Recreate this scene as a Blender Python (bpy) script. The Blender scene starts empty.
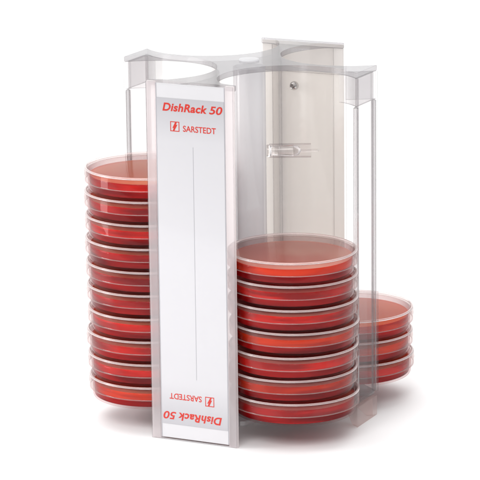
import bpy, bmesh, math, random
from mathutils import Matrix, Vector
random.seed(7)
S = 0.001                     # everything below is written in millimetres
sc = bpy.context.scene
COL = sc.collection

# ------------------------------------------------------------------ helpers
def link(name, bm, mat, parent=None, sharp=35, recalc=True):
    if recalc:
        bmesh.ops.recalc_face_normals(bm, faces=bm.faces)
    for v in bm.verts:
        v.co *= S
    me = bpy.data.meshes.new(name)
    bm.to_mesh(me); bm.free()
    for p in me.polygons: p.use_smooth = True
    me.set_sharp_from_angle(angle=math.radians(sharp))
    me.materials.append(mat)
    o = bpy.data.objects.new(name, me)
    COL.objects.link(o)
    if parent: o.parent = parent
    return o

def empty(name, loc, rz=0):
    o = bpy.data.objects.new(name, None); COL.objects.link(o)
    o.empty_display_size = 0.02
    o.location = [c * S for c in loc]; o.rotation_euler = (0, 0, rz)
    return o

def tag(o, label=None, cat=None, group=None, kind=None):
    if label: o['label'] = label
    if cat: o['category'] = cat
    if group: o['group'] = group
    if kind: o['kind'] = kind
    return o

def lathe(prof, n=144, bm=None, closed=True):
    """revolve a closed (r, z) profile about the z axis; points with r = 0 sit on the axis"""
    bm = bm or bmesh.new()
    rings = []
    for r, z in prof:
        if r < 1e-6:
            rings.append([bm.verts.new((0, 0, z))])
        else:
            rings.append([bm.verts.new((r * math.cos(2*math.pi*k/n), r * math.sin(2*math.pi*k/n), z)) for k in range(n)])
    m = len(rings)
    for i in range(m if closed else m - 1):
        a, b = rings[i], rings[(i + 1) % m]
        if len(a) == 1 and len(b) == 1: continue
        for k in range(n):
            k2 = (k + 1) % n
            if len(a) == 1: bm.faces.new((a[0], b[k], b[k2]))
            elif len(b) == 1: bm.faces.new((a[k], b[0], a[k2]))
            else: bm.faces.new((a[k], b[k], b[k2], a[k2]))
    return bm

def rounded(prof, rad, seg=3):
    """round every corner of a closed (r, z) profile a little; axis points stay"""
    out = []
    m = len(prof)
    for i in range(m):
        p = Vector(prof[i]); a = Vector(prof[i-1]); b = Vector(prof[(i+1) % m])
        if p.x < 1e-6: out.append(tuple(p)); continue
        da, db = (a - p), (b - p)
        r = min(rad, da.length * .4, db.length * .4)
        p0, p1 = p + da.normalized() * r, p + db.normalized() * r
        for s in range(seg + 1):
            t = s / seg
            q = p0 * (1-t)**2 + p * 2*t*(1-t) + p1 * t*t
            out.append((q.x, q.y))
    return out

def box(bm, x0, x1, y0, y1, z0, z1, bev=0):
    vs = [bm.verts.new((x, y, z)) for x in (x0, x1) for y in (y0, y1) for z in (z0, z1)]
    F = [(0,1,3,2),(4,6,7,5),(0,4,5,1),(2,3,7,6),(0,2,6,4),(1,5,7,3)]
    fs = [bm.faces.new([vs[i] for i in f]) for f in F]
    if bev:
        es = {e for f in fs for e in f.edges}
        bmesh.ops.bevel(bm, geom=list(es), offset=bev, segments=2, affect='EDGES', clamp_overlap=True)
    return bm

def offset(pts, d):
    """shift an open polyline sideways by d (to its left)"""
    n = len(pts); out = []
    for i in range(n):
        p = Vector(pts[i])
        t0 = (p - Vector(pts[i-1])).normalized() if i > 0 else None
        t1 = (Vector(pts[i+1]) - p).normalized() if i < n-1 else None
        if t0 is None: t0 = t1
        if t1 is None: t1 = t0
        n0 = Vector((-t0.y, t0.x)); n1 = Vector((-t1.y, t1.x))
        m = (n0 + n1).normalized()
        out.append(p + m * (d / max(.35, m.dot(n0))))
    return out

def wall(pts, d0, d1, z0, z1):
    """a wall following a polyline between two sideways offsets; z0 / z1 may be lists"""
    bm = bmesh.new(); n = len(pts)
    A, B = offset(pts, d0), offset(pts, d1)
    z0 = z0 if isinstance(z0, list) else [z0]*n
    z1 = z1 if isinstance(z1, list) else [z1]*n
    R = []
    for i in range(n):
        R.append([bm.verts.new((A[i].x, A[i].y, z0[i])), bm.verts.new((B[i].x, B[i].y, z0[i])),
                  bm.verts.new((B[i].x, B[i].y, z1[i])), bm.verts.new((A[i].x, A[i].y, z1[i]))])
    for i in range(n-1):
        for k in range(4):
            bm.faces.new((R[i][k], R[i][(k+1) % 4], R[i+1][(k+1) % 4], R[i+1][k]))
    bm.faces.new(R[0][::-1]); bm.faces.new(R[-1])
    return bm

# ------------------------------------------------------------------ materials
def mat(name, base=(.8,.8,.8), rough=.5, trans=0, ior=1.5, metal=0, spec=.5, absorb=None, bump=None, rough_noise=0):
    m = bpy.data.materials.new(name); m.use_nodes = True
    nt = m.node_tree; b = nt.nodes['Principled BSDF']
    b.inputs['Base Color'].default_value = (*base, 1)
    b.inputs['Roughness'].default_value = rough
    b.inputs['Transmission Weight'].default_value = trans
    b.inputs['IOR'].default_value = ior
    b.inputs['Metallic'].default_value = metal
    b.inputs['Specular IOR Level'].default_value = spec
    if absorb:
        v = nt.nodes.new('ShaderNodeVolumeAbsorption')
        v.inputs['Color'].default_value = (*absorb[0], 1); v.inputs['Density'].default_value = absorb[1]
        nt.links.new(v.outputs[0], nt.nodes['Material Output'].inputs['Volume'])
    if bump or rough_noise:
        tc = nt.nodes.new('ShaderNodeTexCoord')
        no = nt.nodes.new('ShaderNodeTexNoise')
        no.inputs['Scale'].default_value = bump[0] if bump else 60
        no.inputs['Detail'].default_value = 3
        nt.links.new(tc.outputs['Object'], no.inputs['Vector'])
        if bump:
            bp = nt.nodes.new('ShaderNodeBump')
            bp.inputs['Strength'].default_value = bump[1]; bp.inputs['Distance'].default_value = bump[2]
            nt.links.new(no.outputs['Fac'], bp.inputs['Height'])
            nt.links.new(bp.outputs['Normal'], b.inputs['Normal'])
        if rough_noise:
            mr = nt.nodes.new('ShaderNodeMapRange')
            mr.inputs['To Min'].default_value = rough; mr.inputs['To Max'].default_value = rough + rough_noise
            nt.links.new(no.outputs['Fac'], mr.inputs['Value'])
            nt.links.new(mr.outputs[0], b.inputs['Roughness'])
    return m


def clear(name, face, graze, f0=.03, rough=.03, haze=0, hazecol=(.9,.9,.9), bump=None, power=2.0, gz=.6):
    """thin clear plastic: light goes straight through, tinted more where the path is longer, with a glossy coat"""
    m = bpy.data.materials.new(name); m.use_nodes = True; nt = m.node_tree; N = nt.nodes; L = nt.links
    N.remove(N['Principled BSDF']); out = N['Material Output']
    lw = N.new('ShaderNodeLayerWeight'); lw.inputs['Blend'].default_value = .5
    pw = N.new('ShaderNodeMath'); pw.operation = 'POWER'; pw.inputs[1].default_value = power; L.new(lw.outputs['Facing'], pw.inputs[0])
    mc = N.new('ShaderNodeMix'); mc.data_type = 'RGBA'
    mc.inputs[6].default_value = (*face, 1); mc.inputs[7].default_value = (*graze, 1); L.new(pw.outputs[0], mc.inputs[0])
    tr = N.new('ShaderNodeBsdfTransparent'); L.new(mc.outputs[2], tr.inputs['Color'])
    gl = N.new('ShaderNodeBsdfGlossy'); gl.inputs['Roughness'].default_value = rough
    p5 = N.new('ShaderNodeMath'); p5.operation = 'POWER'; p5.inputs[1].default_value = 5; L.new(lw.outputs['Facing'], p5.inputs[0])
    ma = N.new('ShaderNodeMath'); ma.operation = 'MULTIPLY_ADD'; ma.inputs[1].default_value = gz; ma.inputs[2].default_value = f0; L.new(p5.outputs[0], ma.inputs[0])
    mx = N.new('ShaderNodeMixShader'); L.new(ma.outputs[0], mx.inputs[0]); L.new(tr.outputs[0], mx.inputs[1]); L.new(gl.outputs[0], mx.inputs[2])
    last = mx.outputs[0]
    if haze:
        di = N.new('ShaderNodeBsdfDiffuse'); tl = N.new('ShaderNodeBsdfTranslucent'); m2 = N.new('ShaderNodeMixShader'); m3 = N.new('ShaderNodeMixShader')
        di.inputs['Color'].default_value = (*hazecol, 1); tl.inputs['Color'].default_value = (*hazecol, 1)
        L.new(di.outputs[0], m2.inputs[1]); L.new(tl.outputs[0], m2.inputs[2])
        m3.inputs[0].default_value = haze; L.new(last, m3.inputs[1]); L.new(m2.outputs[0], m3.inputs[2]); last = m3.outputs[0]
    if bump:
        tc = N.new('ShaderNodeTexCoord'); no = N.new('ShaderNodeTexNoise'); bp = N.new('ShaderNodeBump')
        no.inputs['Scale'].default_value = bump[0]; bp.inputs['Strength'].default_value = bump[1]; bp.inputs['Distance'].default_value = bump[2]
        L.new(tc.outputs['Object'], no.inputs['Vector']); L.new(no.outputs['Fac'], bp.inputs['Height']); L.new(bp.outputs[0], gl.inputs['Normal'])
    L.new(last, out.inputs['Surface'])
    return m

M_FILM = clear('clear_cover_film', (.99,.985,.99), (.9,.9,.9), .01, .05)
M_RAIL = clear('rail_plastic', (.985,.965,.965), (.85,.82,.82), .02, .05, .42, (.95,.915,.915))
M_CLEAR = clear('clear_polystyrene', (.99,.987,.987), (.80,.77,.78), .018, .02, .0, gz=.4, bump=(30, .25, .0012))
M_WALL = clear('clear_pocket_wall', (.975,.971,.968), (.78,.765,.765), .018, .02, .0, bump=(22, .15, .001), gz=.3)
M_CAP = clear('moulded_clear_plastic', (.89,.887,.89), (.55,.54,.55), .08, .03, .04, (.82,.80,.81), bump=(45, .4, .0012))
M_SKIRT = clear('clear_skirt', (.96,.957,.96), (.78,.77,.775), .05, .02, .02, (.9,.88,.88), bump=(45, .3, .001))
M_EDGE = clear('darkened_plastic_edge', (.85,.84,.845), (.50,.49,.495), .08, .06, .10, (.70,.68,.69))  # darkening of cut edges by internal reflection is put into this tint
M_FOOT = clear('bounce_tinted_foot', (.98,.93,.92), (.90,.84,.83), .02, .03, .06, (.96,.87,.85))  # same clear plastic; red light bounced off the dishes painted in as pink
M_ROD = mat('clear_edge_strip', (.97,.96,.965), .02, 1, 1.45)
M_COLUMN = clear('satin_clear_plastic', (.95,.95,.96), (.62,.62,.64), .05, .12, .42, (.96,.96,.965))
M_LID = clear('lid_polystyrene', (.992,.975,.97), (.70,.60,.59), .014, .015, 0, bump=(25, .2, .001), gz=.45)  # pink of light bounced between the dishes is put into the tint
M_RING = mat('satin_stacking_ring', (.98,.90,.89), .15, .8, 1.3)
M_LIP = clear('lid_highlight_lip', (.90,.80,.79), (.7,.6,.6), .10, .05, .24, (.95,.78,.75))  # lid plastic again, with the bright highlight along its lower edge painted in
M_DISH = clear('dish_polystyrene', (.99,.95,.95), (.74,.54,.54), .012, .02, 0, (.95,.8,.78), bump=(25, .2, .001))  # pinkish tint stands in for red light reflected from the agar
M_CARD = mat('white_card', (.67,.67,.675), .45, bump=(400, .08, .0002))
M_BACKCARD = mat('thin_translucent_card', (.86,.84,.82), .6)
_nt = M_BACKCARD.node_tree; _t = _nt.nodes.new('ShaderNodeBsdfTranslucent'); _m = _nt.nodes.new('ShaderNodeMixShader')
_t.inputs['Color'].default_value = (.93,.912,.885,1); _m.inputs[0].default_value = .7
_nt.links.new(_nt.nodes['Principled BSDF'].outputs[0], _m.inputs[1]); _nt.links.new(_t.outputs[0], _m.inputs[2])
_nt.links.new(_m.outputs[0], _nt.nodes['Material Output'].inputs['Surface'])
M_INK = mat('red_ink', (.60,.024,.010), .5)
M_LINE = mat('grey_ink', (.42,.42,.44), .5)
M_STEEL = mat('polished_steel', (.62,.61,.60), .14, metal=1, bump=(300, .1, .0002))
M_WHITE = mat('white_studio_paper', (.90,.90,.90), .75, spec=.15, bump=(150, .03, .0005))

def agar(name, col, dens, tint=(1,.96,.95)):
    m = mat(name, tint, .12, 0, 1.10, bump=(40, .2, .0008))
    nt = m.node_tree; N = nt.nodes; L = nt.links
    tl = N.new('ShaderNodeBsdfTranslucent'); tl.inputs['Color'].default_value = (min(1, tint[0]*1.5), tint[1]*1.6, tint[2]*1.6, 1)
    mx = N.new('ShaderNodeMixShader'); mx.inputs[0].default_value = .45
    # uneven colour inside the gel
    tc = N.new('ShaderNodeTexCoord'); mp = N.new('ShaderNodeMapping'); oi = N.new('ShaderNodeObjectInfo'); no = N.new('ShaderNodeTexNoise'); mc = N.new('ShaderNodeMix')
    mp.inputs['Scale'].default_value = (22, 22, 240); no.inputs['Scale'].default_value = 1; no.inputs['Detail'].default_value = 2
    no.noise_dimensions = '4D'; wv = N.new('ShaderNodeMath'); wv.operation = 'MULTIPLY'; wv.inputs[1].default_value = 31
    L.new(oi.outputs['Random'], wv.inputs[0]); L.new(wv.outputs[0], no.inputs['W'])
    L.new(tc.outputs['Object'], mp.inputs[0]); L.new(mp.outputs[0], no.inputs['Vector'])
    mc.data_type = 'RGBA'; mc.inputs[6].default_value = (tint[0]*(.85 if tint[1] > .1 else .5), tint[1]*(.7 if tint[1] > .1 else .4), tint[2]*.75, 1); mc.inputs[7].default_value = (min(1, tint[0]*1.5), tint[1]*(1.2 if tint[1] > .1 else 2.6), tint[2]*1.25, 1)
    rp = N.new('ShaderNodeMapRange'); rp.inputs['From Min'].default_value = .38; rp.inputs['From Max'].default_value = .62
    L.new(no.outputs['Fac'], rp.inputs[0]); L.new(rp.outputs[0], mc.inputs[0]); L.new(mc.outputs[2], N['Principled BSDF'].inputs['Base Color'])
    L.new(N['Principled BSDF'].outputs[0], mx.inputs[1]); L.new(tl.outputs[0], mx.inputs[2]); L.new(mx.outputs[0], N['Material Output'].inputs['Surface'])
    return m
AGARS = [agar('red_agar', (.9,.3,.25), 18, (.66,.006,.004)), agar('deep_red_agar', (.86,.25,.25), 24, (.50,.003,.006)), agar('orange_red_agar', (.92,.4,.25), 15, (.85,.030,.005))]

M_DARKBAND = agar('dark_refraction_band', 0, 0, (.34,.002,.005))  # same agar; the dark band that refraction shows low down, as colour
M_TOPLIT = [agar('agar_surface', 0, 0, (1,.50,.38)), agar('orange_agar_surface', 0, 0, (1,.36,.18)), agar('red_agar_surface', 0, 0, (1,.19,.03))]  # agar top faces, lightened to orange for light passing through the gel

# printed label: pale grey sheet, greyer towards its two printed ends (the print itself)
M_PRINT = bpy.data.materials.new('printed_label_paper'); M_PRINT.use_nodes = True
_nt = M_PRINT.node_tree; _b = _nt.nodes['Principled BSDF']; _b.inputs['Roughness'].default_value = .4
_tc = _nt.nodes.new('ShaderNodeTexCoord'); _sx = _nt.nodes.new('ShaderNodeSeparateXYZ'); _cr = _nt.nodes.new('ShaderNodeValToRGB')
_nt.links.new(_tc.outputs['Generated'], _sx.inputs[0]); _nt.links.new(_sx.outputs['Z'], _cr.inputs[0])
_nt.links.new(_cr.outputs[0], _b.inputs['Base Color'])
e = _cr.color_ramp.elements
e[0].position = 0; e[0].color = (.48,.48,.495,1); e[1].position = 1; e[1].color = (.48,.48,.495,1)
for p, c in ((.13,.62),(.5,.65),(.87,.62)):
    x = e.new(p); x.color = (c, c, c*1.015, 1)

def edges(o, test):
    o.data.materials.append(M_EDGE)
    for p in o.data.polygons:
        if test(p): p.material_index = 1
    return o

# ------------------------------------------------------------------ the setting
H = 257.8
def sweep():
    bm = bmesh.new(); W = 6000; R = 700; y1 = 1600
    prof = [(-480, -3), (-475, 0), (-400,0), (0, 0), (400,0), (y1, 0)]
    prof += [(y1 + R*math.sin(a), R - R*math.cos(a)) for a in [math.pi/2*k/16 for k in range(1, 17)]]
    prof += [(y1 + R, 5200)]
    L = [bm.verts.new((-W, y, z)) for y, z in prof]; Rr = [bm.verts.new((W, y, z)) for y, z in prof]
    for i in range(len(prof)-1): bm.faces.new((L[i], Rr[i], Rr[i+1], L[i+1]))
    o = link('white_floor', bm, M_WHITE, sharp=60, recalc=False)
    tag(o, 'seamless white studio floor curving up into the background', None, kind='structure')
sweep()

# ------------------------------------------------------------------ rack
PSI = 0.4486
P1 = (33.6, 97.1); P2 = (91.35, 18.4)           # corners of the arm ends, (b, a) axes of the rack
CB = (55.2, 52.4); RB = 49.6                     # bay circle
# local axes of the rack: x = b (right arm), y = -a (front arm)
rack = empty('dish_rack', (0, 0, 0), -PSI)
tag(rack, 'clear plastic four-armed rack with a white upright label, holding stacks of red dishes', 'dish rack')

def arc(c, r, pa, pb, n=40):
    a0 = math.atan2(pa[1]-c[1], pa[0]-c[0]); a1 = math.atan2(pb[1]-c[1], pb[0]-c[0])
    d = a1 - a0
    # the way round that bulges to the rack's centre
    while d > 0: d -= 2*math.pi
    d2 = d + 2*math.pi
    def mid(dd):
        a = a0 + dd/2; return math.hypot(c[0]+r*math.cos(a), c[1]+r*math.sin(a))
    d = d if mid(d) < mid(d2) else d2
    return [(c[0]+r*math.cos(a0+d*k/n), c[1]+r*math.sin(a0+d*k/n)) for k in range(n+1)]

def outline(deep=True, amax=93.2, bmax=91.35):
    """closed outline, counter-clockwise, in (b, a) coordinates"""
    if deep: q = arc(CB, RB, P2, P1, 56)
    else:
        ch = 97.6/2; bulge = 9; r = (ch*ch + bulge*bulge)/(2*bulge)
        mx, my = (P1[0]+P2[0])/2, (P1[1]+P2[1])/2
        q = arc((mx+.806*(r-bulge), my+.592*(r-bulge)), r, P2, P1, 24)
    q = [p for p in q if p[1] <= amax-3.2 and p[0] <= bmax]
    q += [(33.2, amax-2.2), (33.2, amax)]
    pts = list(q)
    pts += [(-b, a) for b, a in q[::-1]]
    pts += [(-b, -a) for b, a in q]
    pts += [(b, -a) for b, a in q[::-1]]
    return pts

def plate(deep, z0, z1):
    bm = bmesh.new(); pts = outline(deep)
    lo = [bm.verts.new((x, y, z0)) for x, y in pts]; hi = [bm.verts.new((x, y, z1)) for x, y in pts]
    n = len(pts)
    bm.faces.new(hi); bm.faces.new(lo[::-1])
    for i in range(n): bm.faces.new((lo[i], lo[(i+1) % n], hi[(i+1) % n], hi[i]))
    bmesh.ops.remove_doubles(bm, verts=bm.verts, dist=.02)
    es = [e for e in bm.edges if abs(e.verts[0].co.z - e.verts[1].co.z) < .01]
    bmesh.ops.bevel(bm, geom=es, offset=.3, segments=2, affect='EDGES')
    bmesh.ops.triangulate(bm, faces=[f for f in bm.faces if len(f.verts) > 4], ngon_method='EAR_CLIP')
    return bm

def end_line(arm, length, recess=0):
    """polyline round one arm's end: some way along the bay, the flat end, some way along the next bay"""
    a = arc(CB, RB, P2, P1, 160)
    if arm in 'AC': a = a[::-1]
    a = [p for p in a if (p[1] <= P1[1]-recess)] if arm in 'AC' else a
    if arm in 'AC' : a.insert(0, (a[0][0], P1[1]-recess)) if a[0][1] < P1[1]-recess-.3 else None
    out = [a[0]]; L = 0
    for i in range(1, len(a)):
        L += math.dist(a[i], a[i-1]); out.append(a[i])
        if L >= length: break
    out = out[::4] + ([out[-1]] if (len(out)-1) % 4 else [])
    if arm == 'B': pts = [(b, -q) for b, q in out[::-1]] + out
    elif arm == 'E': pts = [(-b, q) for b, q in out[::-1]] + [(-b, -q) for b, q in out]
    elif arm == 'A': pts = out[::-1] + [(-b, q) for b, q in out]
    else: pts = [(-b, -q) for b, q in out[::-1]] + [(b, -q) for b, q in out]
    return pts

def flip(pts): return [(x, -y) for x, y in pts][::-1]      # (b, a) -> local x, y and back to the same sense
def dist_from_corner(pts):
    n = len(pts)//2; out = [0]*len(pts)
    L = 0
    for i in range(n-1, -1, -1):
        if i < n-1: L += math.dist(pts[i], pts[i+1])
        out[i] = L
    L = 0
    for i in range(n, len(pts)):
        if i > n: L += math.dist(pts[i], pts[i-1])
        out[i] = L
    return out

ZP = 18.2                                       # top of the base plate: the dishes stand on it
bm = plate(True, H-4, H); 
for v in bm.verts: v.co.y *= -1
edges(link('top_plate', bm, M_CAP, rack), lambda p: abs(p.normal.z) < .6)
bm = plate(False, ZP-3.2, ZP)
for v in bm.verts: v.co.y *= -1
edges(link('base_plate', bm, M_CAP, rack), lambda p: abs(p.normal.z) < .6)

for arm in 'ABCE':
    rec = 3.9 if arm in 'AC' else 0
    # skirts of the two plates
    pts = flip(end_line(arm, 22, rec))
    if arm == 'C': pts = [(-33, 92.6), (33, 92.6)][::-1]
    edges(link('skirt', wall(pts, .15, 1.9, H-24, H-4.1), M_SKIRT, rack), lambda p: abs(p.normal.z) > .8)
    d = dist_from_corner(pts)
    z0 = [0.3 if q < 9 else min(ZP-4.5, .3 + (q-9)/12*(ZP-5)) for q in d]
    if arm == 'C': pts = flip(end_line(arm, 22, rec)); d = dist_from_corner(pts); z0 = [0.3]*len(pts)
    link('foot', wall(pts, .15, 1.9, z0, ZP-3.3), M_FOOT, rack)

# the curved clear walls of the four bays and the flat clear end panels of the side arms
for sb, sa in ((1,1), (-1,1), (-1,-1), (1,-1)):
    q = arc(CB, RB, P2, P1, 72); q = [p for p in q if p[1] < 92.5]
    bm = bmesh.new(); Rr = []
    for b_, a_ in q:
        dx, dy = (b_-CB[0])/RB, (a_-CB[1])/RB
        row = []
        for r, z in ((.25, ZP+.1), (1.75, ZP+.1), (1.75, H-4.15), (.25, H-4.15)):
            row.append(bm.verts.new((sb*(CB[0]+dx*(RB+r)), -sa*(CB[1]+dy*(RB+r)), z)))
        Rr.append(row)
    for i in range(len(Rr)-1):
        for k in range(4): bm.faces.new((Rr[i][k], Rr[i][(k+1) % 4], Rr[i+1][(k+1) % 4], Rr[i+1][k]))
    bm.faces.new(Rr[0]); bm.faces.new(Rr[-1][::-1])
    o = link('pocket_wall', bm, M_WALL, rack)
    n_ = len(o.data.polygons); edges(o, lambda p: p.index >= n_-2)
for sgn in (-1, 1):
    x0, x1 = sorted((sgn*88.2, sgn*90.6))
    o = link('side_panel', box(bmesh.new(), x0, x1, -13.8, 13.8, ZP+.2, H-4.3, .3), M_CLEAR, rack)
    edges(o, lambda p: abs(p.normal.x) < .5)
    for sy in (-1, 1):
        y0, y1 = sorted((sy*14.0, sy*18.0)); a0, a1 = sorted((sgn*88.4, sgn*91.2))
        link('edge_strip', box(bmesh.new(), a0, a1, y0, y1, ZP+.2, H-24.3, .8), M_EDGE if sy*sgn > 0 or sgn < 0 else M_ROD, rack)

# central column
col = link('central_column', lathe(rounded([(11.6, ZP+.1), (11.6, H-4.1), (9.6, H-4.1), (9.6, ZP+.1)], .4), 96), M_COLUMN, rack)
link('hub_cap', lathe(rounded([(0, H+.1), (7.2, H+.1), (7.2, H+1.4), (0, H+1.4)], .5), 64), M_COLUMN, rack)

# ------------------------------------------------------------------ label panels (front arm and back arm)
FONT = None
def text_mesh(body, size, x, z, mat_, parent, name='lettering', bold=0, shear=0, track=1.0, width=None, yface=-.012, rot=0, space=1.0):
    cu = bpy.data.curves.new('lettering', 'FONT')
    cu.body = body; cu.size = 1; cu.offset = bold; cu.shear = shear; cu.extrude = .02; cu.space_character = track; cu.space_word = space
    cu.resolution_u = 6
    o = bpy.data.objects.new('tmp', cu); COL.objects.link(o)
    dg = bpy.context.evaluated_depsgraph_get(); dg.update()
    me = bpy.data.meshes.new_from_object(o.evaluated_get(dg))
    bpy.data.objects.remove(o)
    xs = [v.co.x for v in me.vertices]; ys = [v.co.y for v in me.vertices]
    x0, x1, y0, y1 = min(xs), max(xs), min(ys), max(ys)
    sy = size/(y1-y0); sx = (width/(x1-x0)) if width else sy
    for v in me.vertices:
        X = x + (v.co.x-x0)*sx; Z = z + (v.co.y-y0)*sy; Y = -.05 - (v.co.z)*2
        if rot: X, Z = -X, -Z
        v.co = (X*S, Y*S, Z*S)
    me.materials.clear(); me.materials.append(mat_)
    r = bpy.data.objects.new(name, me); COL.objects.link(r); r.parent = parent
    return r

def sheet(name, x0, x1, z0, z1, mat_, parent, rot=0, y=-.03):
    bm = bmesh.new()
    if rot: x0, x1, z0, z1 = -x1, -x0, -z1, -z0
    box(bm, x0, x1, y-.03, y, z0, z1)
    return link(name, bm, mat_, parent)

def label_panel(front):
    # panel plane: local y; centre at panel middle
    p = link('label_panel', box(bmesh.new(), -33.4, 33.4, -1.0, 0, -H/2+.3, H/2-.3, .25), M_FILM, rack)
    edges(p, lambda q: abs(q.normal.y) < .5)
    a = 96.1
    p.location = (0, (-a if front else a)*S, H/2*S)
    if not front: p.rotation_euler = (0, 0, math.pi)
    # raised side rails of the holder
    for s in (-1, 1) if front else ():
        bm = box(bmesh.new(), min(s*33.4, s*27.0), max(s*33.4, s*27.0), .1, 2.6, -H/2+.3, H/2-.3, .3)
        link('rail', bm, M_RAIL, p)
    wc = 26.6 if front else 33.0
    card = link('label_card', box(bmesh.new(), -wc, wc, .9 if front else 2.9, 1.4 if front else 3.2, -H/2+1.5, H/2-1.5), M_CARD if front else M_BACKCARD, p)
    if front:
        e_ = empty_child = None
        pr = link('printed_label', box(bmesh.new(), -25.9, 25.9, -.12, 0, -117.4, 117.4), M_PRINT, card)
        pr.location = (0, .82*S, 0)
        for s in (-1, 1):
            link('edge_line', box(bmesh.new(), s*26.2-.22, s*26.2+.22, .78, .86, -H/2+1.5, H/2-1.5), M_LINE, card)
        base = bpy.data.objects.new('tmp2', None)
        for rot in (0, 1):
            L = []
            L.append(text_mesh('DishRack', 5.8, -21.3, 108.2, M_INK, card, 'product_lettering', bold=.03, shear=.22, track=1.06, width=34.4, rot=rot))
            L.append(text_mesh('50', 5.7, 14.6, 108.2, M_INK, card, 'number_lettering', bold=.02, shear=.22, width=10.2, rot=rot))
            L.append(text_mesh('SARSTEDT', 4.3, -5.6, 94.5, M_INK, card, 'maker_lettering', bold=.012, width=25.2, rot=rot))
            # emblem: a square outline with a slanted flame-like bolt in it
            bm = bmesh.new()
            def pane(poly):
                if rot: poly = [(-a_, -b_) for a_, b_ in poly]
                f = [bm.verts.new((a_, -.09, b_)) for a_, b_ in poly]; g = [bm.verts.new((a_, -.02, b_)) for a_, b_ in poly]
                bm.faces.new(f); bm.faces.new(g[::-1])
                for i in range(len(f)): bm.faces.new((f[i], g[i], g[(i+1) % len(f)], f[(i+1) % len(f)]))
            X0, Z0, w = -15.4, 94.2, 7.0; t = .55
            pane([(X0,Z0),(X0+w,Z0),(X0+w,Z0+t),(X0,Z0+t)]); pane([(X0,Z0+w-t),(X0+w,Z0+w-t),(X0+w,Z0+w),(X0,Z0+w)])
            pane([(X0,Z0+t),(X0+t,Z0+t),(X0+t,Z0+w-t),(X0,Z0+w-t)]); pane([(X0+w-t,Z0+t),(X0+w,Z0+t),(X0+w,Z0+w-t),(X0+w-t,Z0+w-t)])
            cx, cz = X0+w/2, Z0+w/2
            pane([(cx-1.9,cz-1.3),(cx+.2,cz+2.9),(cx+1.5,cz+2.9),(cx+.9,cz+1.1),(cx+2.0,cz+1.4),(cx-.3,cz-2.9),(cx-1.5,cz-2.9),(cx-.9,cz-1.0)])
            L.append(link('emblem', bm, M_INK, card))
            for o in L: o.location = (0, .70*S, 0)
        ln = link('centre_line', box(bmesh.new(), 1.9-.22, 1.9+.22, -.05, -.01, -83, 84), M_LINE, card)
        ln.location = (0, .70*S, 0)
    else:
        card['label'] = 'plain white back of the rear label card'
label_panel(True); label_panel(False)

# steel screw on the inside of the back arm, peg out of the column
sw = link('screw', lathe([(0, 3.2), (1.0, 3.2), (1.3, 2.5), (1.9, 2.9), (2.8, 2.0), (3.3, .8), (3.4, 0), (3.4,-1), (0, -1)], 40), M_STEEL, rack)
sw.location = (-5.5*S, 88.5*S, (H-34)*S); sw.rotation_euler = (math.pi/2, 0, 0)
pg = bmesh.new()
lathe(rounded([(0, 0), (4.4, 0), (4.4, 2.5), (3.2, 3.2), (3.4, 10), (4.0, 19), (3.2, 23), (1.0, 24.5), (.8, 37), (0, 38)], .3), 40, pg)
peg = link('locking_peg', pg, M_ROD, rack)
ang = PSI
peg.location = (11.8*math.cos(ang)*S, 11.8*math.sin(ang)*S, (H-66)*S)
peg.rotation_euler = (0, math.pi/2, ang)
ps = link('sleeve', lathe(rounded([(4.7, 2), (5.2, 2), (5.2, 32), (4.7, 32)], .2), 40), M_CLEAR, peg)

# ------------------------------------------------------------------ dishes
PITCH = 16.9
def make_dish():
    root = empty('petri_dish', (0, 0, 0))
    base = lathe(rounded([(0, .5), (41.6, .5), (41.9, .1), (42.9, .1), (43.6, 1.6), (43.9, 14.2), (42.7, 14.2), (42.4, 1.5), (0, 1.5)], .35))
    link('dish_base', base, M_DISH, root)
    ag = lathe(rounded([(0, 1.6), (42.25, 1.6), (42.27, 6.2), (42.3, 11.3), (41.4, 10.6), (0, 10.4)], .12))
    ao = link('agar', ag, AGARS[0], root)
    ao.data.materials.append(M_TOPLIT[0]); ao.data.materials.append(M_DARKBAND)
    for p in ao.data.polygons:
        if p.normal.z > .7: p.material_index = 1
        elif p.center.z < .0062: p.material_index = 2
    lid = lathe(rounded([(0, 14.6), (43.2, 14.6), (44.7, 14.3), (44.9, 6.9), (45.9, 6.6), (45.9, 11.0), (46.15, 11.2), (46.15, 11.7), (45.9, 11.9), (46.0, 14.95), (43.9, 15.0), (43.6, 15.5), (0, 15.5)], .25))
    lo = link('lid', lid, M_LID, root)
    lo.data.materials.append(M_LIP)
    for p in lo.data.polygons:
        z = p.center.z/S
        if z < 7.15: p.material_index = 1
    ring = lathe(rounded([(44.2, 15.1), (45.95, 15.0), (45.9, 15.8), (45.4, 16.4), (44.6, 16.4), (44.2, 15.8)], .3))
    link('stacking_ring', ring, M_RING, lo)
    return root
proto = make_dish()
used = [False]
def dish(x, y, z, label, group, m, toplit):
    if not used[0]: r = proto; used[0] = True
    else:
        r = proto.copy(); COL.objects.link(r)
        for ch in list(proto.children):
            c = ch.copy(); COL.objects.link(c); c.parent = r
            for g in ch.children:
                d = g.copy(); COL.objects.link(d); d.parent = c
    for ch in r.children:
        if ch.name.startswith('agar'):
            ch.material_slots[0].link = 'OBJECT'; ch.material_slots[0].material = m
            ch.material_slots[1].link = 'OBJECT'; ch.material_slots[1].material = M_TOPLIT[toplit]
    r.location = (x*S, y*S, z*S); r.rotation_euler = (random.uniform(-.004,.004), random.uniform(-.004,.004), random.uniform(0, 6)); r.scale = (1, 1, 1.02)
    tag(r, label, 'petri dish', group)
    return r
def bay(b, a):
    c, s = math.cos(PSI), math.sin(PSI)
    return (b*c - a*s, -b*s - a*c)
order = ['topmost', 'second', 'third', 'fourth', 'fifth', 'sixth', 'seventh', 'eighth', 'ninth', 'tenth']
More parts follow.
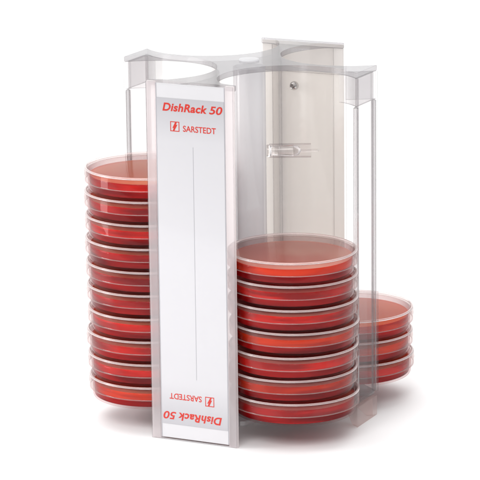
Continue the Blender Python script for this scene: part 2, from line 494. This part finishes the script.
stacks = [((55.6, 48.6), 7, 'middle stack right of the white label', 'petri dishes in the front bay'),
          ((-56.0, 51.6), 10, 'tall stack left of the white label', 'petri dishes in the left bay'),
          ((54.0, -57.0), 3, 'short stack of three at the right', 'petri dishes in the right bay')]
for (b, a), n, where, grp in stacks:
    x, y = bay(b, a)
    for k in range(n):                       # k = 0 is the lowest
        i = n-1-k
        pos = 'lowest' if k == 0 else ('topmost' if i == 0 else order[i] + ' from the top')
        if k == 0: lab = 'clear lidded agar dish, lowest in the ' + where
        elif i == 0: lab = 'clear lidded agar dish topping the ' + where
        else: lab = 'agar dish %s in the %s' % (pos, where)
        j = .7
        m = AGARS[random.choice([0,0,1,1,2])] if n != 3 else AGARS[2 if k != 0 else 0]
        dish(x + random.uniform(-j, j), y + random.uniform(-j, j), ZP + .25 + k*PITCH, lab, grp, m, {7: 0, 10: 1, 3: 2}[n])

# ------------------------------------------------------------------ camera (fitted)
f, D, tx, tz, pit, rol = 2997.0, 2170.6, -8.04, -2.83, 0.2357, -0.0119
fw = Vector((0, math.cos(pit), -math.sin(pit))); rt0 = Vector((1,0,0)); up0 = Vector((0, math.sin(pit), math.cos(pit)))
rt = rt0*math.cos(rol) + up0*math.sin(rol); up = -rt0*math.sin(rol) + up0*math.cos(rol)
loc = -fw*D + Vector((tx, 0, tz + H/2))
cam = bpy.data.cameras.new('camera'); co = bpy.data.objects.new('camera', cam); COL.objects.link(co)
co.matrix_world = Matrix(((rt.x, up.x, -fw.x, loc.x*S), (rt.y, up.y, -fw.y, loc.y*S), (rt.z, up.z, -fw.z, loc.z*S), (0,0,0,1)))
cam.sensor_width = 36; cam.lens = f*36/480; cam.clip_start = .05; cam.clip_end = 60
sc.camera = co

# ------------------------------------------------------------------ light: a white studio with softboxes and an added front fill
def area(name, loc, target, sx, sy, power, col=(1,1,1)):
    l = bpy.data.lights.new(name, 'AREA'); l.shape = 'RECTANGLE'; l.size = sx; l.size_y = sy; l.energy = power; l.color = col
    o = bpy.data.objects.new(name, l); COL.objects.link(o); o.location = loc
    o.rotation_euler = (Vector(target) - Vector(loc)).to_track_quat('-Z', 'Y').to_euler()
    return o
area('softbox_top', (-.1, .35, 1.6), (0, 0, .1), 1.9, 1.5, 15)
area('front_fill', (-.5, -2.0, 1.9), (0, 0, .1), 1.5, 1.1, 38)  # added lamp without a known source, brightens the label side
area('softbox_side', (-1.3, -.1, .45), (0, 0, .15), .4, .8, 13)
area('softbox_back', (.2, 1.3, 2.2), (0, 2.3, 1.0), 2.5, 1.0, 22)

w = bpy.data.worlds.new('World'); sc.world = w; w.use_nodes = True
nt = w.node_tree; bg = nt.nodes['Background']
tc = nt.nodes.new('ShaderNodeTexCoord'); sp = nt.nodes.new('ShaderNodeSeparateXYZ'); cr = nt.nodes.new('ShaderNodeValToRGB')
mr = nt.nodes.new('ShaderNodeMapRange')
nt.links.new(tc.outputs['Generated'], sp.inputs[0]); nt.links.new(sp.outputs['Z'], mr.inputs['Value'])
mr.inputs['From Min'].default_value = -1; mr.inputs['From Max'].default_value = 1
nt.links.new(mr.outputs[0], cr.inputs[0]); nt.links.new(cr.outputs[0], bg.inputs['Color'])
e = cr.color_ramp.elements
e[0].position = .46; e[0].color = (.26,.26,.265,1); e[1].position = .9; e[1].color = (1,1,1,1)
x = e.new(.52); x.color = (.62,.62,.63,1)
bg.inputs['Strength'].default_value = 1.05

sc.view_settings.view_transform = 'Standard'; sc.view_settings.look = 'None'
sc.view_settings.exposure = -0.2; sc.view_settings.gamma = 1
sc.render.engine = 'CYCLES'
c = sc.cycles
c.max_bounces = 14; c.transmission_bounces = 10; c.glossy_bounces = 8; c.diffuse_bounces = 4; c.transparent_max_bounces = 64; c.volume_bounces = 0
c.caustics_refractive = True; c.caustics_reflective = True; c.blur_glossy = .5
c.sample_clamp_indirect = 6
c.use_denoising = True
try: c.denoiser = 'OPENIMAGEDENOISE'
except Exception: pass
